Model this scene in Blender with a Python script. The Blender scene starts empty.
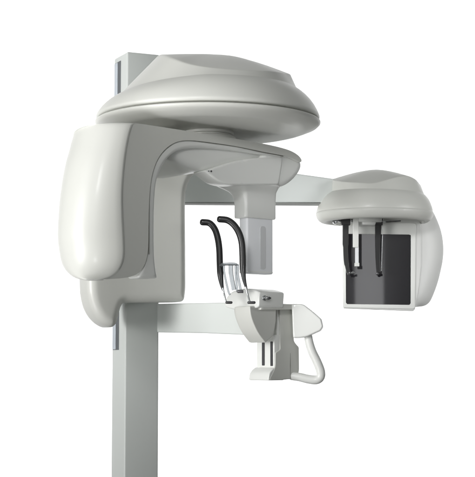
import bpy, math, random
import numpy as np
from mathutils import Vector, Matrix, geometry
from math import sin, cos, pi, radians as R

S = bpy.context.scene
COL = S.collection

# ---------------------------------------------------------------- camera
F = 1430.0                       # focal length in photo pixels (photo is 475 x 477)
PITCH = R(5.0)
CAM = Vector((0, -5.0, 1.28))
cd = bpy.data.cameras.new('camera')
cam = bpy.data.objects.new('camera', cd)
COL.objects.link(cam)
cam.location = CAM
cam.rotation_euler = (pi/2 + PITCH, 0, 0)
cd.sensor_fit = 'HORIZONTAL'; cd.sensor_width = 36
cd.lens = 36*F/475
cd.clip_start = 0.05; cd.clip_end = 200
S.camera = cam

# ---------------------------------------------------------------- world, lamps, exposure
w = bpy.data.worlds.new('World'); S.world = w; w.use_nodes = True
bg = w.node_tree.nodes['Background']
bg.inputs['Color'].default_value = (0.97, 1.0, 0.98, 1); bg.inputs['Strength'].default_value = 0.18
S.view_settings.view_transform = 'Standard'; S.view_settings.look = 'None'
S.view_settings.exposure = 0; S.view_settings.gamma = 1

def lamp(name, loc, target, sx, sy, power, color=(1, 1, 1), spread=180):
    l = bpy.data.lights.new(name, 'AREA'); l.shape = 'RECTANGLE'; l.size = sx; l.size_y = sy
    l.energy = power; l.color = color; l.spread = R(spread)
    o = bpy.data.objects.new(name, l); COL.objects.link(o); o.location = loc
    d = Vector(target) - Vector(loc); o.rotation_euler = d.to_track_quat('-Z', 'Y').to_euler()
    return o
BP = 150
lamp('softbox_key', (-5.3, -4.7, 2.5), (0.2, -0.2, 2.5), 3.0, 3.9, 34, (1.0, 0.995, 0.985), 33)
lamp('softbox_low', (-1.7, -2.2, 0.2), (0.0, -0.45, 2.0), 1.9, 1.7, 7.0, (1.0, 1.0, 0.99), 50)
lamp('softbox_detector', (1.3, -5.6, 1.5), (0.12, -0.4, 1.76), 0.5, 0.5, 0.16, (1.0, 1.0, 1.0), 9)
lamp('softbox_head', (-1.3, -7.0, 3.7), (0.42, 0.0, 1.82), 0.9, 0.9, 2.0, (1.0, 1.0, 1.0), 21)
lamp('softbox_rim', (3.3, -1.7, 1.9), (0.72, 0.35, 1.68), 1.0, 1.4, 2.2, (1.0, 1.0, 1.0), 30)
lamp('softbox_strip', (-1.0, -6.3, 2.2), (0.48, 0.3, 1.7), 0.24, 1.8, 3.8, (0.98, 0.985, 1.0))
lamp('backdrop_lamp_left', (-2.3, 1.2, 2.1), (-0.9, 4.0, 2.1), 0.8, 4.8, BP)
lamp('backdrop_lamp_right', (2.3, 1.2, 2.1), (0.9, 4.0, 2.1), 0.8, 4.8, BP)

# ---------------------------------------------------------------- materials
def mat(name, col, rough=0.4, metal=0.0, coat=0.0, bump=0.0, bscale=600, trans=0.0, ior=1.5, var=0.0):
    m = bpy.data.materials.new(name); m.use_nodes = True
    nt = m.node_tree; b = nt.nodes['Principled BSDF']
    b.inputs['Base Color'].default_value = (*col, 1)
    b.inputs['Roughness'].default_value = rough
    b.inputs['Metallic'].default_value = metal
    b.inputs['Coat Weight'].default_value = coat; b.inputs['Coat Roughness'].default_value = 0.12
    b.inputs['Transmission Weight'].default_value = trans; b.inputs['IOR'].default_value = ior
    tc = nt.nodes.new('ShaderNodeTexCoord')
    if bump:
        n = nt.nodes.new('ShaderNodeTexNoise'); n.inputs['Scale'].default_value = bscale; n.inputs['Detail'].default_value = 3
        bp = nt.nodes.new('ShaderNodeBump'); bp.inputs['Strength'].default_value = bump; bp.inputs['Distance'].default_value = 0.001
        nt.links.new(tc.outputs['Object'], n.inputs['Vector']); nt.links.new(n.outputs['Fac'], bp.inputs['Height'])
        nt.links.new(bp.outputs['Normal'], b.inputs['Normal'])
    if var:
        n2 = nt.nodes.new('ShaderNodeTexNoise'); n2.inputs['Scale'].default_value = 7; n2.inputs['Detail'].default_value = 4
        mr = nt.nodes.new('ShaderNodeMapRange')
        mr.inputs['To Min'].default_value = rough - var; mr.inputs['To Max'].default_value = rough + var
        nt.links.new(tc.outputs['Object'], n2.inputs['Vector']); nt.links.new(n2.outputs['Fac'], mr.inputs['Value'])
        nt.links.new(mr.outputs['Result'], b.inputs['Roughness'])
    return m
SHELL = mat('cream_plastic', (0.64, 0.645, 0.61), 0.40, coat=0.10, bump=0.04, var=0.05)
LIGHT = mat('white_plastic', (0.81, 0.82, 0.795), 0.32, coat=0.25, bump=0.03, var=0.05)
PAINT = mat('painted_metal', (0.66, 0.69, 0.67), 0.42, bump=0.05, bscale=900, var=0.04)
ARMP = mat('arm_paint', (0.70, 0.735, 0.72), 0.42, bump=0.05, bscale=900, var=0.04)
SEAM = mat('seam_shadow_gap', (0.16, 0.16, 0.14), 0.6, bump=0.02)
UNDERSHADE = mat('underside_shade_grey', (0.30, 0.31, 0.30), 0.5, bump=0.03)  # darker grey imitating shade under the side arm
RAIL = mat('brushed_rail', (0.60, 0.65, 0.71), 0.35, metal=0.2, bump=0.05)
GROOVE = mat('rail_groove', (0.12, 0.13, 0.14), 0.5, bump=0.05)
BLACK = mat('black_rubber', (0.018, 0.018, 0.019), 0.33, coat=0.3, bump=0.05)
STEEL = mat('polished_steel', (0.62, 0.63, 0.64), 0.18, metal=1.0, bump=0.01)
DARKSTEEL = mat('dark_steel', (0.12, 0.12, 0.125), 0.3, metal=0.8, bump=0.02)
ALU = mat('silver_anodised', (0.84, 0.855, 0.88), 0.38, metal=0.0, bump=0.03)
ALU2 = mat('silver_strip', (0.62, 0.63, 0.64), 0.45, metal=0.0, bump=0.03)
CLEAR = mat('clear_acrylic', (0.50, 0.53, 0.55), 0.12, trans=0.85, ior=1.45, bump=0.01)
GLASS = mat('dark_glossy_panel', (0.014, 0.013, 0.016), 0.02, coat=0.6, bump=0.003)
DARKIN = mat('dark_recess', (0.05, 0.05, 0.055), 0.5, bump=0.05)
FLOOR = mat('floor_vinyl', (0.20, 0.20, 0.195), 0.6, bump=0.05)
HOUSE = mat('white_matt_plastic', (0.77, 0.775, 0.76), 0.46, bump=0.03)
BACK = mat('backdrop_paper', (0.86, 0.86, 0.86), 0.9, bump=0.02)

# ---------------------------------------------------------------- projection helpers (photo pixel -> world)
CP, SP = cos(PITCH), sin(PITCH)
def ray(px, py):
    a = (px - 237.5)/F; b = (238.5 - py)/F
    return Vector((a, CP - b*SP, SP + b*CP))
def atY(px, py, Y):
    d = ray(px, py); return CAM + d*((Y - CAM.y)/d.y)
def onpl(px, py, p0, n):
    d = ray(px, py); return CAM + d*((p0 - CAM).dot(n)/d.dot(n))
def proj(p):
    q = p - CAM
    z = q.y*CP + q.z*SP; u = -q.y*SP + q.z*CP
    return (237.5 + F*q.x/z, 238.5 - F*u/z)
def xdir(a): return Vector((cos(R(a)), sin(R(a)), 0))          # in-plane direction to the right
def nrm(a): return Vector((sin(R(a)), -cos(R(a)), 0))          # facing normal of that plane
UP = Vector((0, 0, 1))

# ---------------------------------------------------------------- mesh helpers
def link(name, me, m, parent=None, smooth=True, sharp=35):
    me.materials.append(m)
    if smooth:
        for p in me.polygons: p.use_smooth = True
        if sharp: me.set_sharp_from_angle(angle=R(sharp))
    o = bpy.data.objects.new(name, me); COL.objects.link(o)
    if parent is not None: o.parent = parent
    return o
def fixn(me):
    import bmesh
    bm = bmesh.new(); bm.from_mesh(me); bmesh.ops.recalc_face_normals(bm, faces=bm.faces); bm.to_mesh(me); bm.free()
class MB:
    def __init__(s): s.v = []; s.f = []
    def loft(s, rings, closed=True, cap0=True, cap1=True):
        n = len(rings[0]); b = len(s.v)
        for r in rings: s.v += [Vector(p) for p in r]
        for i in range(len(rings)-1):
            for j in range(n if closed else n-1):
                k = (j+1) % n
                s.f.append((b+i*n+j, b+i*n+k, b+(i+1)*n+k, b+(i+1)*n+j))
        if cap0: s.f.append(tuple(b+j for j in range(n))[::-1])
        if cap1: s.f.append(tuple(b+(len(rings)-1)*n+j for j in range(n)))
        return s
    def tube(s, pts, rad, n=14, sec=None):
        pts = [Vector(p) for p in pts]
        rings = []; prev = None
        for i, p in enumerate(pts):
            t = (pts[min(i+1, len(pts)-1)] - pts[max(i-1, 0)]).normalized()
            if prev is None:
                a = Vector((0, -1, 0)) if abs(t.y) < .9 else Vector((1, 0, 0))
            else: a = prev
            a = (a - t*a.dot(t)).normalized(); b_ = t.cross(a); prev = a
            r = rad[i] if isinstance(rad, (list, tuple)) else rad
            sx, sy = sec if sec else (1, 1)
            rings.append([p + a*(r*sx*cos(2*pi*k/n)) + b_*(r*sy*sin(2*pi*k/n)) for k in range(n)])
        # rounded ends
        def endc(ring, c, t, r):
            out = []
            for q in (0.35, 0.7, 0.92): out.append([c + t*(r*math.sin(math.acos(1-q)) * 0 + r*q) + (v-c)*math.sqrt(max(0.0, 1-q*q)) for v in ring])
            return out
        r0 = rad[0] if isinstance(rad, (list, tuple)) else rad
        r1 = rad[-1] if isinstance(rad, (list, tuple)) else rad
        t0 = (pts[0]-pts[1]).normalized(); t1 = (pts[-1]-pts[-2]).normalized()
        k = min(sec) if sec else 1
        rings = endc(rings[0], pts[0], t0, r0*k)[::-1] + rings + endc(rings[-1], pts[-1], t1, r1*k)
        return s.loft(rings)
    def cyl(s, p0, p1, r, n=24, bev=0.0):
        p0 = Vector(p0); p1 = Vector(p1); t = (p1-p0).normalized()
        a = Vector((0, 0, 1)) if abs(t.z) < .9 else Vector((1, 0, 0))
        a = (a - t*a.dot(t)).normalized(); b_ = t.cross(a)
        def ring(c, r): return [c + a*(r*cos(2*pi*k/n)) + b_*(r*sin(2*pi*k/n)) for k in range(n)]
        if bev: rs = [ring(p0, r-bev), ring(p0+t*bev*.3, r-bev*.3), ring(p0+t*bev, r), ring(p1-t*bev, r), ring(p1-t*bev*.3, r-bev*.3), ring(p1, r-bev)]
        else: rs = [ring(p0, r), ring(p1, r)]
        return s.loft(rs)
    def build(s, name, m, parent=None, sharp=35):
        me = bpy.data.meshes.new(name); me.from_pydata([tuple(v) for v in s.v], [], s.f); me.update(); fixn(me)
        return link(name, me, m, parent, sharp=sharp)
def smooth_poly(pts, n=6):
    """round each corner of a closed pixel polygon; a point may carry its own radius (x, y, r)"""
    out = []; N = len(pts)
    for i in range(N):
        a = Vector(pts[i-1][:2]); b = Vector(pts[i][:2]); c = Vector(pts[(i+1) % N][:2])
        r = pts[i][2] if len(pts[i]) > 2 else 1e9
        la = (a-b).length; lc = (c-b).length
        d0 = min(r, la*.499); d1 = min(r, lc*.499)
        if r <= 0: out.append(b); continue
        p0 = b + (a-b)*(d0/la); p2 = b + (c-b)*(d1/lc)
        for k in range(n+1):
            t = k/n; out.append(p0*(1-t)**2 + b*2*t*(1-t) + p2*t*t)
    res = [out[0]]
    for p in out[1:]:
        if (p-res[-1]).length > 1e-3: res.append(p)
    if (res[0]-res[-1]).length < 1e-3: res.pop()
    return res
def spline(pts, n=8):
    """open Catmull-Rom through vectors / tuples"""
    P = [Vector(p) for p in pts]; P = [P[0]*2-P[1]] + P + [P[-1]*2-P[-2]]; out = []
    for i in range(1, len(P)-2):
        for k in range(n):
            t = k/n
            out.append(0.5*((2*P[i]) + (P[i+1]-P[i-1])*t + (2*P[i-1]-5*P[i]+4*P[i+1]-P[i+2])*t*t + (3*P[i]-P[i-1]-3*P[i+1]+P[i+2])*t**3))
    out.append(P[-2]); return out
def inset(p2, d):
    N = len(p2); ar = sum(p2[i].x*p2[(i+1) % N].y - p2[(i+1) % N].x*p2[i].y for i in range(N))
    sgn = 1 if ar > 0 else -1; out = []
    for i in range(N):
        a, b, c = p2[i-1], p2[i], p2[(i+1) % N]
        e0 = (b-a).normalized(); e1 = (c-b).normalized()
        n0 = Vector((-e0.y, e0.x))*sgn; n1 = Vector((-e1.y, e1.x))*sgn
        m_ = (n0+n1); l = m_.length
        if l < 1e-6: out.append(b + n0*d); continue
        m_ /= l; k = max(0.45, m_.dot(n0)); out.append(b + m_*(d/k))
    return out
def slab(px, p0, a, depth, rf=0.01, rb=0.01, K=5, back=None, mb=None, n=6):
    """real rounded slab: outline (photo px) laid on the plane through p0 facing nrm(a), extruded back by depth metres"""
    nn = nrm(a); e1 = xdir(a); e2 = UP
    q = [onpl(p[0], p[1], p0, nn) for p in smooth_poly(px, n)]
    p2 = [Vector(((v-p0).dot(e1), (v-p0).dot(e2))) for v in q]
    return slab2(p2, p0, e1, e2, -nn if back is None else back, depth, rf, rb, K, mb)
def slab2(p2, p0, e1, e2, bk, depth, rf, rb, K=5, mb=None):
    """solid slab with truly rounded rims (depth follows the distance to the outline, so tight corners stay clean)"""
    P = []
    for i in range(len(p2)):
        a, b_ = p2[i], p2[(i+1) % len(p2)]; L = (b_-a).length
        if L < 1e-6: continue
        k = max(1, int(L/.009))
        for q in range(k): P.append(a.lerp(b_, q/k))
    N = len(P); A = np.array([(v.x, v.y) for v in P]); B = np.roll(A, -1, 0); E = B-A; EL = (E**2).sum(1)
    def dist(Q):
        t = np.clip(((Q[:, None]-A[None])*E[None]).sum(2)/EL[None], 0, 1)
        return np.sqrt((((A[None]+E[None]*t[..., None])-Q[:, None])**2).sum(2)).min(1)
    def inside(Q):
        x, y = Q[:, 0][:, None], Q[:, 1][:, None]
        c = ((A[:, 1] > y) != (B[:, 1] > y)); xi = A[:, 0] + (y-A[:, 1])*E[:, 0]/np.where(abs(E[:, 1]) < 1e-12, 1e-12, E[:, 1])
        return ((c & (x < xi)).sum(1) % 2) == 1
    mb = mb or MB()
    base = len(mb.v)
    caps = []
    for r, sgn in ((rf, 0), (rb, 1)):
        pts = [Vector(v) for v in A]
        if r > 0:
            offs = [r*(1-cos(t)) for t in [k/K*pi/2 for k in range(1, K+1)]] + [r*1.2]
            offs = [r*(1-sin(pi/2*(1-k/K))) for k in range(1, K+1)] + [r*1.2]
            for o in offs:
                q = np.array([(v.x, v.y) for v in inset(P, o)])
                ok = (dist(q) > o*.985) & inside(q)
                kept = []
                for v in q[ok]:
                    if not kept or (abs(v-kept[-1]).max() > min(.0012, o*.5)): kept.append(v)
                pts += [Vector(v) for v in kept]
        lo, hi = A.min(0), A.max(0); st = max(.012, (hi-lo).max()/26)
        gx, gy = np.meshgrid(np.arange(lo[0], hi[0], st), np.arange(lo[1], hi[1], st)); G = np.stack([gx.ravel(), gy.ravel()], 1)
        if len(G):
            G = G[inside(G)]
            if len(G): G = G[dist(G) > max(r*1.35, .004)]
            pts += [Vector(v) for v in G]
        vo, ed, fa, ov, oe, of = geometry.delaunay_2d_cdt(pts, [(k, (k+1) % N) for k in range(N)], [list(range(N))], 1, 1e-6)
        Q = np.array([(v.x, v.y) for v in vo]); d = dist(Q)
        remap = {}
        for k, v in enumerate(vo):
            src = [x for x in ov[k] if x < N]
            if src: d[k] = 0; remap[k] = src[0]
            dep = 0 if r <= 0 else (r - math.sqrt(max(0, r*r - max(0, r-d[k])**2)))
            if sgn: dep = depth - dep
            caps.append(None)
            mb.v.append(p0 + e1*v.x + e2*v.y + bk*dep)
        off = len(mb.v) - len(vo)
        for f in fa: mb.f.append(tuple(off+k for k in (f if not sgn else f[::-1])))
        inv = {}
        for k, sx in remap.items(): inv.setdefault(sx, off+k)
        for k in range(N):
            if k not in inv: inv[k] = inv.get(k-1, off)
        if sgn == 0: front_ix = inv
        else:
            for k in range(N):
                q = (front_ix[k], front_ix[(k+1) % N], inv[(k+1) % N], inv[k])
                if len(set(q)) == 4: mb.f.append(q)
    return mb
def rrect(c, e1, e2, w_, h_, r, n=5):
    out = []
    for (sx, sy, a0) in ((1, 1, 0), (-1, 1, 90), (-1, -1, 180), (1, -1, 270)):
        for k in range(n+1):
            t = R(a0 + 90*k/n)
            out.append(c + e1*(sx*(w_/2-r) + r*cos(t)) + e2*(sy*(h_/2-r) + r*sin(t)))
    return out
def boxr(c, e1, e2, w_, h_, bk, depth, r=0.003, rc=None, mb=None):
    """rounded box; c = centre of its front face"""
    rc = rc if rc is not None else max(r*1.3, .001)
    p = rrect(Vector((0, 0)), Vector((1, 0)), Vector((0, 1)), w_, h_, rc, 4)
    return slab2(p, c, e1, e2, bk, depth, r, r, 3, mb)

# ---------------------------------------------------------------- the setting: white paper sweep
mb = MB()
mb.loft([[Vector((x, y, z)) for (y, z) in ((3.8, .02), (3.8, 2.0), (3.8, 4.0), (3.8, 6.5))] for x in (-7, -3.5, 0, 3.5, 7)], closed=False, cap0=False, cap1=False)
bd = mb.build('backdrop', BACK); bd['kind'] = 'structure'
mb = MB(); mb.loft([[Vector((x, y, 0)) for y in (-9, 0, 3.9)] for x in (-8, 0, 8)], closed=False, cap0=False, cap1=False)
fl = mb.build('floor', FLOOR); fl['kind'] = 'structure'

# ---------------------------------------------------------------- the machine
YAW = 25.0
cor = atY(124.3, 470, 0.0)                  # front left vertical edge of the column
ex, en = xdir(YAW), nrm(YAW)
root = bpy.data.objects.new('dental_xray_machine', None); COL.objects.link(root)
root['label'] = 'white dental x-ray machine on square column with overhead arm, chin rest and sensor head'
root['category'] = 'x-ray machine'
def part(o): return o
def solve(px, py, p0, e):
    lo, hi = 0.0, 0.6
    s0 = proj(p0)[0] < px
    for _ in range(40):
        m_ = (lo+hi)/2
        if (proj(p0+e*m_)[0] < px) == s0: lo = m_
        else: hi = m_
    return (lo+hi)/2
CW = solve(158.3, 470, cor, ex)
CD = solve(111.2, 470, cor, -en)
cf = Vector((cor.x, cor.y, 0))              # foot of that edge
colmid = cf + ex*CW/2 - en*CD/2
root.location = (colmid.x, colmid.y, 0)
bpy.context.view_layer.update()
def adopt(o):
    """parent to the root without moving the geometry"""
    o.matrix_parent_inverse = Matrix.Translation(-root.location); return o
_link = link
def link(name, me, m, parent=None, smooth=True, sharp=35):
    o = _link(name, me, m, parent, smooth, sharp)
    if parent is root: adopt(o)
    return o
ztop = atY(126.5, 51.6, 0.0).z
# column shaft: rounded square section, small rounding at the top
def sect(ins, z): return [Vector((p.x, p.y, z)) for p in rrect(colmid, ex, -en, CW-2*ins, CD-2*ins, 0.006-min(ins, .004), 4)]
column = MB().loft([sect(0, 0.012), sect(0, ztop-.006), sect(.002, ztop-.002), sect(.006, ztop)]).build('column', PAINT, root)
MB().loft([[Vector((p.x, p.y, z)) for p in rrect(colmid, ex, -en, .30-i, .34-i, .02, 4)] for (z, i) in ((0, 0), (.009, 0), (.012, .006))]).build('floor_plate', PAINT, column)
# rail on the column's left face
def leftface(fr, z, out=0.0): return cf - en*(CD*fr) - ex*out + UP*z
zr0 = leftface(.5, 0).z
zrail = onpl(114, 350, cf, ex).z
zt = ztop-.02
boxr(leftface(.70, (zrail+zt)/2, .0015), -en, UP, CD*.46, zt-zrail, ex, .006, .0012).build('rail_groove', GROOVE, column)
boxr(leftface(.81, (zrail+zt)/2, .0035), -en, UP, CD*.22, zt-zrail-.004, ex, .006, .0015).build('guide_rail', RAIL, column)

# --- carriage that rides on the column
cpl = atY(150, 290, -0.13)
carr = [(88, 262), (89, 279), (89.5, 295), (93.5, 310), (101.5, 321.5), (112, 328), (118, 325.5, 5), (120.8, 317), (122.5, 308), (125.5, 302.3, 4), (150, 302, 0), (186.5, 301.5, 4),
        (188.3, 290, 6), (188, 230, 10), (187.6, 196), (190, 184), (195, 175), (204, 168), (225, 160), (225, 146, 4), (150, 132, 8), (108, 140, 15), (96, 200, 10)]
carriage = slab(carr, cpl, YAW, .17, .032, .085, K=12).build('carriage', SHELL, root)

# --- big round head cover
sD = (4.49)/F*1.003
Dc = atY(208, 120, -0.51)
NA = 144
def D(X, d, z): return Dc + Vector((X, d, z))*sD
def periodic(tab, th):
    """cyclic Catmull-Rom through (deg, value...) knots"""
    n = len(tab); th %= 360
    for i in range(n):
        a0 = tab[i][0]; a1 = tab[(i+1) % n][0] + (360 if i == n-1 else 0)
        t_ = th if th >= a0 else th+360
        if a0 <= t_ <= a1:
            t = (t_-a0)/(a1-a0); P = [tab[(i+j-1) % n][1:] for j in range(4)]
            return [0.5*((2*b)+(c-a)*t+(2*a-5*b+4*c-d)*t*t+(3*b-a-3*c+d)*t**3) for a, b, c, d in zip(*P)]
    return list(tab[0][1:])
def ringp(fn): return [fn(360*k/NA) for k in range(NA)]
def circ(r, zf, cx=0, cy=0): return ringp(lambda th: (cx+r*cos(R(th)), cy+r*sin(R(th)), zf(th) if callable(zf) else zf))
def mixr(A, B, t, tz=None):
    tz = t if tz is None else tz
    return [(a[0]+(b[0]-a[0])*t, a[1]+(b[1]-a[1])*t, a[2]+(b[2]-a[2])*tz) for a, b in zip(A, B)]
def dome(Dm, skirt_top, top, c, n=12):
    """rings from the crease up a wall to the top edge, then over the top to point c"""
    out = [skirt_top]
    for t in (0.05, .2, .4, .6, .8, .92, .97): out.append(mixr(skirt_top, top, t))
    C = [(c[0], c[1], c[2])]*len(top)
    for k in range(n):
        t = (k + .25)/n
        out.append(mixr(top, C, t*.985, .38*t + .62*sin(t*pi/2)))
    return [[Dm(*p) for p in r] for r in out]
zc = lambda th: 28.5 + 1.0*cos(R(th)) - 6*max(0, -cos(R(th)))
rim = circ(112.5, 2.0)
crease = circ(90, zc)
top = ringp(lambda th: tuple(periodic([(0, 82, 0, 46), (45, 60, 46, 50), (90, 10, 68, 52), (135, -36, 48, 60), (180, -50, 0, 64.0), (215, -44, -32, 60), (235, -33, -60, 50.5), (252, -15, -76, 41), (270, 8, -82, 36), (292, 37, -76, 35), (315, 63, -56, 38), (338, 77, -27, 42)], th)))
rings = [[D(*p) for p in circ(107, -1)], [D(*p) for p in circ(110.8, -.4)], [D(*p) for p in circ(112, .3)], [D(*p) for p in rim]]
for t in (.06, .15, .3, .45, .6, .75, .88, .95, .985):
    # convex skirt
    A = mixr(rim, crease, 1-cos(t*pi/2)**1.15, sin(t*pi/2)**1.0)
    A = mixr(mixr(rim, crease, t), A, .5)
    rings.append([D(*p) for p in A])
rings += dome(D, crease, top, (12, 4, 67), 14)
head = MB().loft(rings).build('head_cover', SHELL, root, sharp=75)
# shadow gap and lower bowl
MB().loft([[D(*p) for p in circ(107.5, z)] for z in (-2.6, -.2)]).build('cover_seam', SEAM, head)
bowl = [circ(104, -1.8), circ(110.5, -1.9), circ(112.5, -2.3), circ(113.3, -3.2), circ(113, -4.6), circ(110.5, -6.8), circ(105, -9), circ(100, -10.8), circ(96, -11.8), circ(93, -12.2), circ(91.5, -12.3), circ(60, -12.8), circ(27, -13)]
MB().loft([[D(*p) for p in r] for r in bowl]).build('underside_tray', SHELL, head, sharp=40)
hub = [circ(26, -12), circ(26, -15.2), circ(25, -15.8), circ(24, -16), circ(24, -17.2), circ(27, -17.6), circ(28, -18.2), circ(28, -22)]
MB().loft([[D(*p) for p in r] for r in hub]).build('pivot_ring', SHELL, head, sharp=40)

# bracket that carries the head cover from the column
bv = Vector((Dc.x-colmid.x, Dc.y-colmid.y, 0)); bl = bv.length; bv.normalize(); bs = Vector((-bv.y, bv.x, 0))
bc = Vector((colmid.x, colmid.y, 0)) + bv*(bl*.5-.02)
MB().loft([[Vector((p.x, p.y, Dc.z + z)) for p in rrect(bc, bv, bs, bl*.8, .15-i, .015, 4)] for (z, i) in ((.004, .008), (.007, .002), (.010, 0), (.050, 0), (.053, .002), (.055, .008))]).build('overhead_bracket', PAINT, root)

# --- rotating arm
PHI = 40.0
W = 0.30
u, nv = xdir(PHI), nrm(PHI)
A0 = Dc + nv*0.13
ZA = Dc.z
side = [(131.5, 122.6, 3), (150, 125.2), (170, 128.3), (190, 131.5), (237, 138.9), (267, 144.3), (284, 148.4), (292, 151.3), (298.5, 155.3), (302, 160), (301, 162.6), (297.5, 160.8), (291, 157.4),
        (283.5, 155.5), (260, 151.2), (237, 146.2), (210, 142.3), (190, 140), (177, 141.2), (167, 147), (157.5, 158), (151.5, 175), (149, 198), (148.5, 235), (148.3, 252), (144, 268), (133, 277.5), (105, 279.4, 2), (112.4, 274.4), (118, 268), (122, 259), (122.6, 247), (121.2, 215), (121, 190), (123.4, 160), (126.6, 140)]
arm_mb = slab(side, A0, PHI, .07, 0, .004, K=4)
back_side = [(152, 138, 4), (178, 130.6, 4), (237, 139.6), (283, 149, 1.5), (283, 154.5, 1.5), (260, 150), (237, 145), (210, 141.2), (190, 139), (176, 140.2), (166, 146), (156.5, 157), (150.8, 175), (148.4, 198), (148, 235), (147.6, 262), (145, 271, 1), (138, 271, 1), (138, 162)]
slab(back_side, A0 - nv*.062, PHI, W-.062, 0, .012, K=4, mb=arm_mb)
arm = arm_mb.build('rotating_arm', SHELL, root)
# inner liner: slightly recessed lighter lip round the inside of the C
under = [(160, 138), (200, 135), (282.5, 150, 2), (283, 158, 2), (262, 160), (240, 163.5), (222, 168.5), (204, 172), (190, 167), (176, 160), (164, 156.5)]
slab(under, A0 - nv*.022, PHI, W-.06, .03, .012, K=9).build('underside_shell', LIGHT, arm)
liner = [(146, 240), (146, 198), (148, 176), (155, 158), (166, 146), (180, 137), (200, 137), (240, 143), (282, 150, 2), (283, 156.8, 2), (262, 154.6), (240, 150.8), (215, 148), (196, 147.5), (182, 149), (171, 155), (162, 167), (157.2, 182), (155.6, 200), (155.2, 240), (156, 262), (158.5, 278.3, 2), (138, 278.3, 4), (144, 262)]
slab(liner, A0 - nv*.004, PHI, .06, .012, .01, K=6).build('inner_liner', LIGHT, arm)
# thin dark joint between shell and lip
joint = [(148.8, 238), (149.2, 198), (151.8, 175), (157.9, 158.3), (167.2, 147.5), (177.2, 141.7), (190, 140.5), (210, 142.8), (237, 146.7), (260, 151.7), (283, 156)]
jq = [onpl(p.x, p.y, A0 - nv*.0015, nv) for p in spline([Vector((148.8, 254)), Vector((148.8, 247))] + [Vector(q) for q in joint], 6)]
MB().tube(jq, .0012, 8).build('shadow_gap', SEAM, arm)

# --- X-ray source housing at the near left end (plan sections stacked in height)
def lerp_tab(tab, y):
    for (a, b) in zip(tab[:-1], tab[1:]):
        if a[0] <= y <= b[0]:
            t = (y-a[0])/(b[0]-a[0]); return [p+(q-p)*t for p, q in zip(a[1:], b[1:])]
    return list(tab[0][1:] if y < tab[0][0] else tab[-1][1:])
ctab = spline([Vector(v) for v in ((122.8, 73.5, 131.3), (128, 72, 129.3), (140, 69, 126.2), (160, 64.5, 123), (190, 60.2, 120.6), (215, 58.3, 120.8), (235, 57.8, 121.8), (250, 59.5, 122.4), (260, 61.5, 121.4), (268, 65.5, 118.2), (274, 71, 113), (277.5, 77, 107), (279.3, 84, 100))], 6)
ctab = [tuple(v) for v in ctab]
def uv(U, V, z): return Vector((Dc.x, Dc.y, 0)) + u*U + nv*V + UP*z
rings = []; UE = -9
ys = [122.8, 122.9, 123.4, 125] + [128+ (262-128)*k/26 for k in range(27)] + [265, 268, 270.5, 273, 275, 276.8, 278.2, 279.1, 279.4]
for iy, y in enumerate(ys):
    lx, cx = lerp_tab(ctab, y)
    Pc = onpl(cx, y, A0 + nv*.0005, nv); z = Pc.z
    Uc = (Pc - Vector((Dc.x, Dc.y, 0))).dot(u); V1 = .1305; V0 = .13 - W
    shrink = {0: .012, 1: .007, 2: .002}.get(iy, 0)
    def shape(E, s=shrink, k=1.0):
        V0 = .13 - W*k; E = E*k
        P0 = Vector((Uc+s, V1-s*.2)); P3 = Vector((Uc + .012*k + .3*E, V0+s))
        dv = .16*(V1-V0); P1 = P0 + Vector((-E*1.0, -dv)); P2 = P3 + Vector((-E*1.15, dv*1.1))
        pts = [P0*(1-t)**3 + P1*3*t*(1-t)**2 + P2*3*t*t*(1-t) + P3*t**3 for t in [q/26 for q in range(27)]]
        ue = max(Uc + .014, max(Uc + .085, UE) - .13*max(0, min(1, (y-256)/20)))
        pts += [Vector((ue, V0+s)), Vector((ue, V1-.03))]
        pts += [Vector((Uc+.009+s, V1-.03)), Vector((Uc+.009+s, V1-.001)), Vector((Uc+.008+s, V1)), Vector((Uc+.002+s, V1))]
        fd = max(0, 1-(y-122.8)/90)**1.3
        return [uv(p.x, p.y, z - .030*fd*max(0, (V1-p.y)/W)**1.5) for p in pts]
    if y < 250:
        lo, hi = 0, .2
        for _ in range(30):
            m_ = (lo+hi)/2
            if min(proj(p)[0] for p in shape(m_)) > lx: lo = m_
            else: hi = m_
        Elast = m_; UE = Uc + .085; rings.append(shape(m_))
    else:
        lo, hi = .05, 1.3
        for _ in range(30):
            m_ = (lo+hi)/2
            if min(proj(p)[0] for p in shape(Elast, shrink, m_)) > lx: lo = m_
            else: hi = m_
        rings.append(shape(Elast, shrink, m_))
tube_head = MB().loft(rings).build('source_housing', SHELL, root, sharp=50)

# --- far end of the arm: nose cap, detector carrier, detector
nose = [(262, 146, 2), (284, 149, 3), (291, 151.8), (298.5, 156), (303.4, 161.8), (303.3, 168.5), (298.5, 176.5), (291, 183.5), (284, 186.8, 3), (262, 184, 2)]
slab(nose, A0 - nv*.0135, PHI, W*.72, .022, .04, K=9).build('nose_cap', LIGHT, arm)
carrier = [(205, 170.6, 1.5), (216, 167.2), (232, 161.5), (255, 157.4), (283.4, 156.8, 1), (282, 168, 8), (279, 184.5, 2), (240, 185.2), (228, 184.8, 4), (219, 182), (211, 176)]
dmount = slab(carrier, A0 - nv*.010, PHI, .075, .006, .02, K=5).build('detector_carrier', LIGHT, root)
for (px_, py_) in ((209, 171.3), (206.6, 171.2)):
    c = onpl(px_, py_+.3, A0 - nv*.02, nv)
    MB().cyl(c + nv*.012, c - nv*.02, .0028 if px_ > 208 else .0016, 12).build('screw', DARKSTEEL, dmount)
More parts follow.
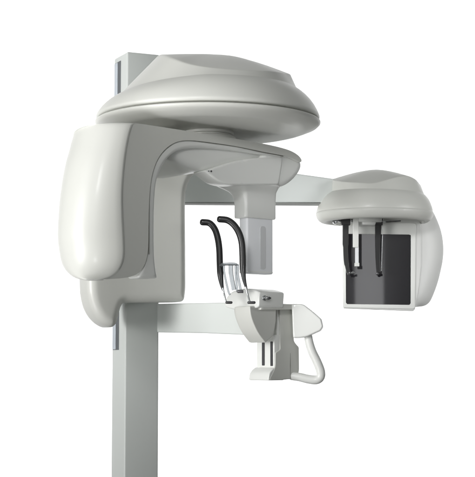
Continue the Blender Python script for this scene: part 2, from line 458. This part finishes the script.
# flange plate and neck, arm-aligned rounded blocks
pc = onpl(249, 190, A0 - nv*.045, nv)     # front edge line of the neck
def block(corner_px, left_px, right_px, y, base, extra=0):
    """plan rectangle whose near corner projects at corner_px"""
    c = onpl(corner_px, y, base, nv)
    a = solve(right_px, y, c, u); b = solve(left_px, y, c, -nv)
    return c, a, b
base = A0 - nv*.05
c, a_, b_ = block(245.8, 233.2, 276.8, 205, base)
ctr = c + u*a_/2 - nv*b_/2
fshift = -u*.028
zt_, zb_ = onpl(245.8, 184, base, nv).z, onpl(245.8, 217.2, base, nv).z
rings = []
for (z, gx, gy, r, q) in ((zt_+.004, .026, .030, .03, 1), (zt_+.002, .030, .034, .034, 1), (zt_-.003, .030, .034, .034, 1), (zt_-.005, .027, .032, .033, 1), (zt_-.012, .019, .022, .028, .7), (zt_-.020, .010, .011, .02, .4), (zt_-.030, .004, .005, .014, .15), (zt_-.045, .001, .001, .011, .03), (zt_-.06, 0, 0, .010, 0), (zb_+.004, 0, 0, .010, 0), (zb_+.001, -.002, -.002, .009, 0), (zb_, -.006, -.006, .007, 0)):
    rings.append([Vector((p.x, p.y, z)) + fshift*q for p in rrect(ctr, u, -nv, a_+2*gx, b_+2*gy, r, 6)])
MB().loft(rings).build('detector_neck', LIGHT, dmount, sharp=40)
c, a2, b2 = block(247, 238.8, 273.4, 245, base - nv*.008)
b2 = max(b2, .03)
ctr2 = c + u*a2/2 - nv*b2/2
z1 = onpl(246, 272.8, base, nv).z
rings = [[Vector((p.x, p.y, z)) for p in rrect(ctr2, u, -nv, a2-2*i, b2-2*i, .007-i*.5, 6)] for (z, i) in ((zb_+.03, 0), (z1+.004, 0), (z1+.0012, .0012), (z1, .004))]
det = MB().loft(rings).build('detector', ALU, root, sharp=50)
rings = [[Vector((p.x, p.y, z)) for p in rrect(ctr2, u, -nv, a2+.0014-2*i, b2+.0014-2*i, .0075, 6)] for (z, i) in ((z1+.004, 0), (z1+.0075, 0))]
MB().loft(rings).build('bottom_trim', LIGHT, det)
f0 = ctr2 + nv*(b2/2 + .0012)
s1, s2 = onpl(260.2, 226, f0, nv), onpl(266, 269.5, f0, nv)
sc = (s1+s2)/2; sw = (s2-s1).dot(u); sh = s1.z-s2.z
boxr(sc, u, UP, sw, sh, -nv, .004, .0008, sw*.35).build('detector_window', ALU2, det)

# --- long side arm carrying the sensor head
sp0 = atY(187, 190, 0.16)
SA = 3.0
sarm = [(150, 166, 1), (260, 169.3, 1), (299, 174, 1), (332, 178.6, 1), (338, 179.6, 1), (338, 202.3, 1), (150, 202.3, 1)]
side_arm = slab(sarm, sp0, SA, .08, .0035, .004, K=3).build('side_arm', ARMP, root)
q0, q1 = onpl(170, 202.9, sp0, nrm(SA)), onpl(337, 202.9, sp0, nrm(SA))
boxr((q0+q1)/2 + Vector((0, .002, 0)), xdir(SA), UP, (q1-q0).length, .0035, -nrm(SA), .07, .001).build('painted_underside_shade', UNDERSHADE, side_arm)  # thin strip, the arm's underside shade put into its colour

# --- side sensor head: cap
sC = 5.22/F
Cc = atY(374.5, 215, 0.22)
def Dq(X, d, z): return Cc + Vector((X, d, z))*sC
czf = lambda th: 21.5 - 1.5*cos(R(th))
def ell(rx, ry, z, cx=0, cy=0, p=1.0):
    return ringp(lambda th: (cx + rx*math.copysign(abs(cos(R(th)))**p, cos(R(th))), cy + ry*math.copysign(abs(sin(R(th)))**p, sin(R(th))), z(th) if callable(z) else z))
rimc = ell(58.6, 50.5, 3.0)
crc = ell(47, 42, czf, 3, 0)
topc = ringp(lambda th: tuple(periodic([(0, 46, 0, 30), (45, 38, 26, 36), (90, 6, 36, 41), (135, -28, 27, 40), (180, -43, 0, 36), (215, -36, -24, 31), (240, -22, -34, 28.5), (262, -4, -38, 27.5), (285, 16, -37, 33), (305, 28, -30, 36), (325, 38, -22, 34), (345, 44, -9, 31)], th)))
rings = [[Dq(*p) for p in r] for r in (ell(46, 40, -3.5), ell(48, 42, -6.2), ell(50.5, 44, -7.6), ell(53.5, 46.3, -7.4), ell(56, 48.3, -5.8), ell(58, 50, -3), ell(58.8, 50.7, 0), ell(58.9, 50.8, 2.0), ell(58.2, 50.2, 2.3), ell(58.2, 50.2, 2.7))]
for t in (.06, .2, .35, .5, .65, .8, .93):
    A = mixr(rimc, crc, 1-cos(t*pi/2), sin(t*pi/2)); A = mixr(mixr(rimc, crc, t), A, .55)
    rings.append([Dq(*p) for p in A])
rings += dome(Dq, crc, topc, (0, 0, 46), 12)
cap = MB().loft(rings).build('sensor_head_cap', SHELL, root, sharp=75)

# --- side sensor head: housing with the flat panel
HA = -9.0
h0 = atY(342, 305, 0.30)
hn, hx = nrm(HA), xdir(HA)
def hp(x, y, d): return onpl(x, y, h0 - hn*d, hn)
front = [(342, 214, 3), (392, 210, 5), (418, 214, 8), (421, 226, 10), (421.5, 262, 10), (418.5, 292, 10), (414.5, 311.2, 2.5), (378, 309.8, 2), (343, 308.5, 1.5)]
mid = [(342.3, 208, 3), (392, 196, 10), (424, 197, 12), (435, 214, 12), (442.5, 234, 10), (444, 256, 12), (437.5, 285, 12), (428.5, 306, 8), (378, 310, 2), (343.3, 308, 1.5)]
# make both outlines with equal counts by resampling
def resamp(poly, n=160):
    P = smooth_poly(poly, 8); P.append(P[0]); L = [0]
    for a, b in zip(P[:-1], P[1:]): L.append(L[-1] + (b-a).length)
    out = []; j = 0
    for k in range(n):
        s = L[-1]*k/n
        while L[j+1] < s: j += 1
        t = (s-L[j])/(L[j+1]-L[j]+1e-9); out.append(P[j].lerp(P[j+1], t))
    return out
def angsamp(poly, n=200, c=Vector((380, 255))):
    P = smooth_poly(poly, 10); out = []
    for k in range(n):
        a = 2*pi*k/n; d = Vector((cos(a), sin(a))); best = None
        for i in range(len(P)):
            p, q = P[i]-c, P[(i+1) % len(P)]-c; e = q-p
            den = d.x*e.y - d.y*e.x
            if abs(den) < 1e-12: continue
            t = (p.x*e.y - p.y*e.x)/den; s = (p.x*d.y - p.y*d.x)/den
            if t > 0 and -1e-6 <= s <= 1+1e-6: best = t if best is None else max(best, t)
        out.append(c + d*best)
    return out
fo, mi = angsamp(front), angsamp(mid)
def shp(A, B, t): return [a.lerp(b, t) for a, b in zip(A, B)]
def shr(A, k, c=Vector((385, 255))): return [c + (a-c)*k for a in A]
rings = [[hp(p.x, p.y, d) for p in A] for (A, d) in (
    (shr(fo, .975), 0), (shr(fo, .99), .0003), (shr(fo, .997), .0015), (fo, .004), (shp(fo, mi, .16), .0075), (shp(fo, mi, .38), .016), (shp(fo, mi, .60), .028), (shp(fo, mi, .78), .042), (shp(fo, mi, .92), .058), (mi, .078), (shr(mi, .997), .10), (shr(mi, .99), .12), (shr(mi, .97), .15), (shr(mi, .92), .17), (shr(mi, .8), .18))]
house = MB().loft(rings).build('sensor_housing', HOUSE, root, sharp=40)
# frame ring round the panel, 6 mm proud, and the glossy panel
pan = [(345.6, 233.8, .7), (410.8, 234.6, .7), (410.6, 304.8, .7), (346, 304.0, .7)]
fr_out = [(343.3, 222, 1.5), (415.8, 223, 1.5), (414.8, 308.9, 1.5), (343.8, 307.4, 1.5)]
def ringslab(out_, in_, name, m, parent, d0, d1):
    A = angsamp(out_, 160, Vector((378, 268))); B = angsamp(in_, 160, Vector((378, 268)))
    rs = [[hp(p.x, p.y, d) for p in X] for (X, d) in ((A, d1), (A, d0+.0012), (shp(A, B, .02), d0), (shp(A, B, .96), d0), (B, d0+.001), (B, d1))]
    return MB().loft(rs, cap0=False, cap1=False).build(name, m, parent)
ringslab(fr_out, pan, 'panel_frame', LIGHT, house, -.005, .003)
pp = [(345.2, 233.4, .7), (411.2, 234.2, .7), (411, 305.2, .7), (345.6, 304.4, .7)]
slab(pp, h0 + hn*.002, HA, .004, .0005, 0, K=2).build('sensor_panel', GLASS, house)

# --- head positioner under the cap
disc = [[Dq(X + r*cos(2*pi*k/40), 9 + r*.9*sin(2*pi*k/40), z) for k in range(40)] for (X, r, z) in ((-7, 17, -3), (-7, 17, -6.5), (-7, 16.4, -7.2), (-7, 12, -7.4), (-7, 11.5, -9.6), (-7, 11, -10))]
positioner = MB().loft(disc).build('positioner_disc', LIGHT, root)
# cross bar with end knobs
YB = .235
def bar(px0, py0, px1, py1, h, Y, d, name, m, parent, r=.0015):
    """upright strip between two photo points at depth Y"""
    a, b = atY(px0, py0, Y), atY(px1, py1, Y); e = (b-a); L = e.length; e.normalize(); n2 = Vector((0, -1, 0))
    up = n2.cross(e) * -1
    if up.z < 0: up = -up
    return boxr((a+b)/2, e, up, L, h, Vector((0, 1, 0)), d, r).build(name, m, parent)
bar(332.5, 219.6, 391, 221.6, .006, YB-.01, .014, 'cross_bar', STEEL, positioner)
bar(386, 221.8, 401, 220.8, .004, YB-.02, .012, 'release_lever', DARKSTEEL, positioner, .001)
k0 = atY(335, 221.5, YB-.01)
MB().cyl(k0 + Vector((0, -.012, 0)), k0 + Vector((0, .012, 0)), .0095, 20, .002).build('lock_knob', STEEL, positioner)
k0 = atY(339.5, 220.5, YB-.01)
MB().cyl(k0 + Vector((0, -.018, 0)), k0 + Vector((0, .012, 0)), .006, 18, .0015).build('lock_knob', DARKSTEEL, positioner)
k0 = atY(372.5, 220.5, YB-.02)
MB().cyl(k0 + Vector((0, -.012, 0)), k0 + Vector((0, .012, 0)), .006, 18, .0015).build('lock_knob', STEEL, positioner)
# the two black ear rods
def earrod(pts, wd, Y, name='ear_rod'):
    P = [atY(x, y, Y) for x, y in pts]; n = len(P); L, Rr = [], []
    rings = []
    for i, p in enumerate(P):
        t = (P[min(i+1, n-1)] - P[max(i-1, 0)]).normalized(); s = Vector((0, 1, 0)).cross(t).normalized()
        hw = wd[i]*5.15/F/2
        rings.append([p + s*(hw*cx_) + Vector((0, 1, 0))*(.005*cy_) for cx_, cy_ in ((-1, -.6), (-.8, -1), (.8, -1), (1, -.6), (1, .6), (.8, 1), (-.8, 1), (-1, .6))])
    return MB().loft(rings).build(name, BLACK, positioner)
r1 = earrod(spline([Vector(v) for v in ((345.8, 221), (345.6, 235), (345.6, 250), (346.3, 262), (348, 270.5), (349.3, 274.3))], 5), [6.4]*1 + [6.0]*8 + [4.8]*8 + [4.0]*5 + [3.2]*4, .215)
r2 = earrod([(378.3, 221), (378.0, 232), (377.8, 245), (377.8, 258), (378.2, 268), (378.6, 274)], [7.0, 6.2, 5.4, 4.7, 4.3, 3.8], .235)
for (r_, x, y, Y, dx) in ((r1, 349.5, 273.2, .215, 4.6), (r2, 377, 274, .235, 4.2)):
    a, b = atY(x-.8, y, Y-.004), atY(x+dx, y-.6, Y-.004)
    MB().cyl(a, b, .0045, 16, .0015).build('ear_plug', STEEL if r_ is r1 else BLACK, r_)
    MB().cyl(a + Vector((.004, -.012, 0)), a + Vector((.004, .002, 0)), .0052, 16, .0015).build('plug_screw', DARKSTEEL, r_)
for (r_, x, Y) in ((r1, 345.8, .213), (r2, 378.3, .233)):
    boxr(atY(x, 221.5, Y-.008), Vector((1, 0, 0)), UP, .034, .026, Vector((0, 1, 0)), .03, .002).build('rod_clamp', BLACK, r_)
for k in range(1):
    a, b = atY(382.6, 222, .228), atY(381.2, 271, .228)
    MB().tube([a, b], .0010, 10).build('rod_wire', STEEL, r2)
# white nose rest between them
nr = bar(355.8, 218, 355.8, 247.5, .0208, .205, .010, 'nose_rest', LIGHT, positioner, .002)
bar(357.0, 246.5, 357.0, 265, .0127, .209, .008, 'rest_slide', ALU, nr, .0015)
bar(357.0, 262.8, 357.0, 266.3, .0172, .206, .012, 'rest_tip', LIGHT, nr, .001)

# --- support arm from the column to the chin rest
ca0, ca1 = atY(159, 318, .045), atY(303, 318, -.42)
CA = math.degrees(math.atan2(ca1.y-ca0.y, ca1.x-ca0.x))
chin_arm = slab([(150, 303.9, 1), (225, 302.6, 1), (284, 303.8, 1), (284, 335.6, 1), (244, 334.8, 1), (200, 332.9, 1), (150, 332.2, 1)], ca0, CA, .055, .004, .004, K=3).build('support_arm', PAINT, root)

# --- chin rest unit
B0 = atY(259.3, 300, -.55)                  # near vertical edge of the top block
# plate facing left with rounded top (end plane facing -u)
EA = PHI - 90                               # nrm(EA) == -u
face = [(224, 305.5, 4), (226, 297, 6), (233, 290), (248.6, 287.8), (259.5, 291.6, 1.5), (258.6, 307, 2.5), (249, 310.2), (234, 309.6), (226, 307.5)]
c0 = onpl(259.3, 300, B0, -u)
block_ = slab(face, c0, EA, .105, .005, .006, K=4).build('chin_rest', LIGHT, root)
# shield beneath
shield = [(249.8, 306, 1), (276.3, 306, 1), (276, 322, 3), (273.8, 335.3, 1.5), (265.3, 342.8, 1), (257.5, 333), (251.8, 320), (250, 312)]
S0 = B0 - nv*.022 - u*.012
slab(shield, S0, PHI, .090, .003, .022, K=4).build('chin_shield', SHELL, root)
# shelf strip
slab([(261, 304.8, .5), (280, 304.5, .5), (298, 303.8, .5), (298, 309.2, .5), (280, 309.8, .5), (261, 309.8, .5)], B0 - nv*.011, PHI, .10, .003, .004, K=3).build('shelf', SHELL, block_)
# height column with slots
body = [(280, 305, 1), (293.3, 305, 1), (293.6, 330, 4), (294.3, 341.5, 2), (299.2, 347, 1.5), (299.4, 371, 3), (297.5, 378.3, 1.5), (283, 379.8, 4), (268.6, 380.3, 1), (273, 372, 2), (275.2, 366, 2), (275.3, 352.5, 1.5), (280, 349.5, 1)]
footp = [(275.4, 366.5), (271, 370.5), (269, 374), (268.4, 380.4, 1), (284, 380.2, 1), (284, 366, 1)]
M0 = B0 - nv*.040 + u*.004
mount = slab(body, M0, PHI, .082, .003, .01, K=4).build('height_slide', SHELL, root)
slab(footp, M0 - nv*.0008, PHI, .102, .003, .012, K=4).build('foot_lip', LIGHT, mount)
slab([(276.4, 309), (280, 309), (280, 349.3), (276.2, 351.8)], M0 - nv*.003, PHI, .05, .002, .002, K=3, n=1).build('lit_chamfer_strip', LIGHT, mount)  # paler plastic imitates the light caught by the left-facing chamfer
for (x0, x1, y0, y1) in ((261.8, 264.2, 342.5, 365.5), (270.2, 272.4, 341.5, 366)):
    p = onpl(275.2, 355, M0, nv)            # point on the near edge, slot lies on the face looking left
    a, b = onpl(x0, y0, p - u*.0047, -u), onpl(x1, y1, p - u*.0047, -u)
    c = (a+b)/2; boxr(c, -nv, UP, abs((b-a).dot(nv)), a.z-b.z, u, .004, .0004, .002).build('slot', DARKIN, mount)
# filler that carries the slots: white guide block
gb = onpl(275.6, 345, M0, nv)
a, b = onpl(257.8, 335, gb, -u), onpl(275.2, 369.5, gb, -u)
c = (a+b)/2 - u*.004
boxr(c, -nv, UP, abs((b-a).dot(nv)), a.z-b.z, u, .04, .0015).build('guide_block', LIGHT, mount)
slab([(290.2, 353), (290.6, 353), (290.6, 378), (290.2, 378)], M0 + nv*.0008, PHI, .002, 0, 0, n=1).build('joint_line', SEAM, mount)
# knob on the block
kp = onpl(264.2, 298, B0, nv)
MB().cyl(kp - nv*.004, kp + nv*.004, .0085, 24, .0015).cyl(kp + nv*.004, kp + nv*.016, .0055, 20, .002).build('adjust_knob', STEEL, block_)
kp2 = onpl(268.3, 298.2, B0, nv)
MB().cyl(kp2 - nv*.004, kp2 + nv*.006, .0045, 20, .0015).cyl(kp2 - nv*.002, kp2 + nv*.011, .003, 16, .001).build('adjust_knob', DARKSTEEL, block_)
# clip on the top of the block
kp = atY(240.3, 291.5, -.565)
boxr(kp, xdir(10), UP, .020, .009, Vector((0, 1, 0)), .012, .0015).build('bite_clip', DARKSTEEL, block_)

# --- grip housing and handle
g0 = atY(293, 320, -.45)
grip = [(291.5, 303.8, 1.5), (303, 304, 2.5), (312, 310.8, 5), (321, 318.8, 1.6), (323, 326.5, 1.6), (320.5, 330.5, 1.6), (307, 336.6, 2), (300, 337.8, 4), (293, 337.8, 1.5)]
gh = slab(grip, g0, -6, .07, .005, .01, K=5).build('grip_housing', LIGHT, root)
hpth = spline([Vector(v) for v in ((307.5, 331), (309, 341), (312, 351), (317.2, 362), (320.5, 371), (320.3, 377), (316, 379.8), (308, 379), (299.5, 377), (292, 376))], 7)
hpts = [atY(p.x, p.y, -.42 + .02*(i/len(hpth))) for i, p in enumerate(hpth)]
MB().tube(hpts, [0.0130 + .0015*sin(pi*i/len(hpts)) for i in range(len(hpts))], 20).build('grab_handle', LIGHT, root)

# --- temple rests
def temple(pts, rod, foot, Y0, Y1):
    P = spline([Vector(p) for p in pts], 7); n = len(P)
    V = [atY(p.x, p.y, Y0 + (Y1-Y0)*(i/(n-1))) for i, p in enumerate(P)]
    rad = []
    for i in range(n):
        s = i/(n-1); r = .0102
        if s > .72: r = .0102 - (s-.72)/.28*.0068
        rad.append(r)
    t = MB().tube(V, rad, 18, sec=(.8, 1.0)).build('temple_rest', BLACK, root)
    Q = [atY(x, y, Y1 - .002) for x, y in rod]
    MB().tube(Q, .0028, 12).build('rest_stem', STEEL, t)
    a, b = atY(*foot[0], Y1-.006), atY(*foot[1], Y1-.006)
    MB().tube([a, b], .0042, 12).build('rest_foot', DARKSTEEL, t)
    return t
temple(((202.3, 222.2), (209.5, 223.2), (214.7, 229), (217.7, 238), (219.3, 249), (219.8, 262), (220.4, 275), (221.6, 284), (223.2, 290.5)), ((222.8, 288), (225.8, 301), (228, 302.3)), ((226.5, 302.4), (231.3, 302.5)), -.53, -.535)
temple(((219.4, 219.2), (227.5, 220.3), (234, 225), (239, 233), (241.8, 243), (242.6, 256), (242.9, 268), (244, 279), (246.5, 289)), ((245.8, 287), (249.3, 300.5), (250.5, 302.4)), ((248.5, 302.6), (254.3, 302.5)), -.575, -.58)
# --- clear bite guide
YG = -.555
def strip(pts, wpx, name, parent, m=CLEAR, dy=.013):
    P = [Vector(p) for p in spline([Vector(p) for p in pts], 5)]; n = len(P); rings = []
    for i, p in enumerate(P):
        q = atY(p.x, p.y, YG); a = atY(P[max(i-1, 0)].x, P[max(i-1, 0)].y, YG); b = atY(P[min(i+1, n-1)].x, P[min(i+1, n-1)].y, YG)
        t = (b-a).normalized(); s = Vector((0, 1, 0)).cross(t).normalized(); hw = wpx*4.45/F/2
        rings.append([q + s*(hw*cx_) + Vector((0, dy/2*cy_, 0)) for cx_, cy_ in ((-1, -.7), (-.7, -1), (.7, -1), (1, -.7), (1, .7), (.7, 1), (-.7, 1), (-1, .7))])
    return MB().loft(rings).build(name, m, parent)
bite = strip(((220.5, 266.3), (222, 264.6), (226, 264.2), (233, 264), (236.8, 265), (238, 268), (237.6, 274), (239.5, 284), (241, 291)), 2.6, 'bite_guide', root)
strip(((230.8, 264.5), (231.2, 275), (234, 290)), 4.6, 'guide_post', bite)
strip(((235.5, 266), (236, 278), (237.5, 292)), 2.2, 'guide_post', bite)
strip(((224, 264.6), (224.2, 272), (228, 290), (230, 295)), 2.0, 'guide_post', bite)
strip(((221.2, 264.9), (239, 264.9)), 1.3, 'guide_crossbar', bite, STEEL, .004)
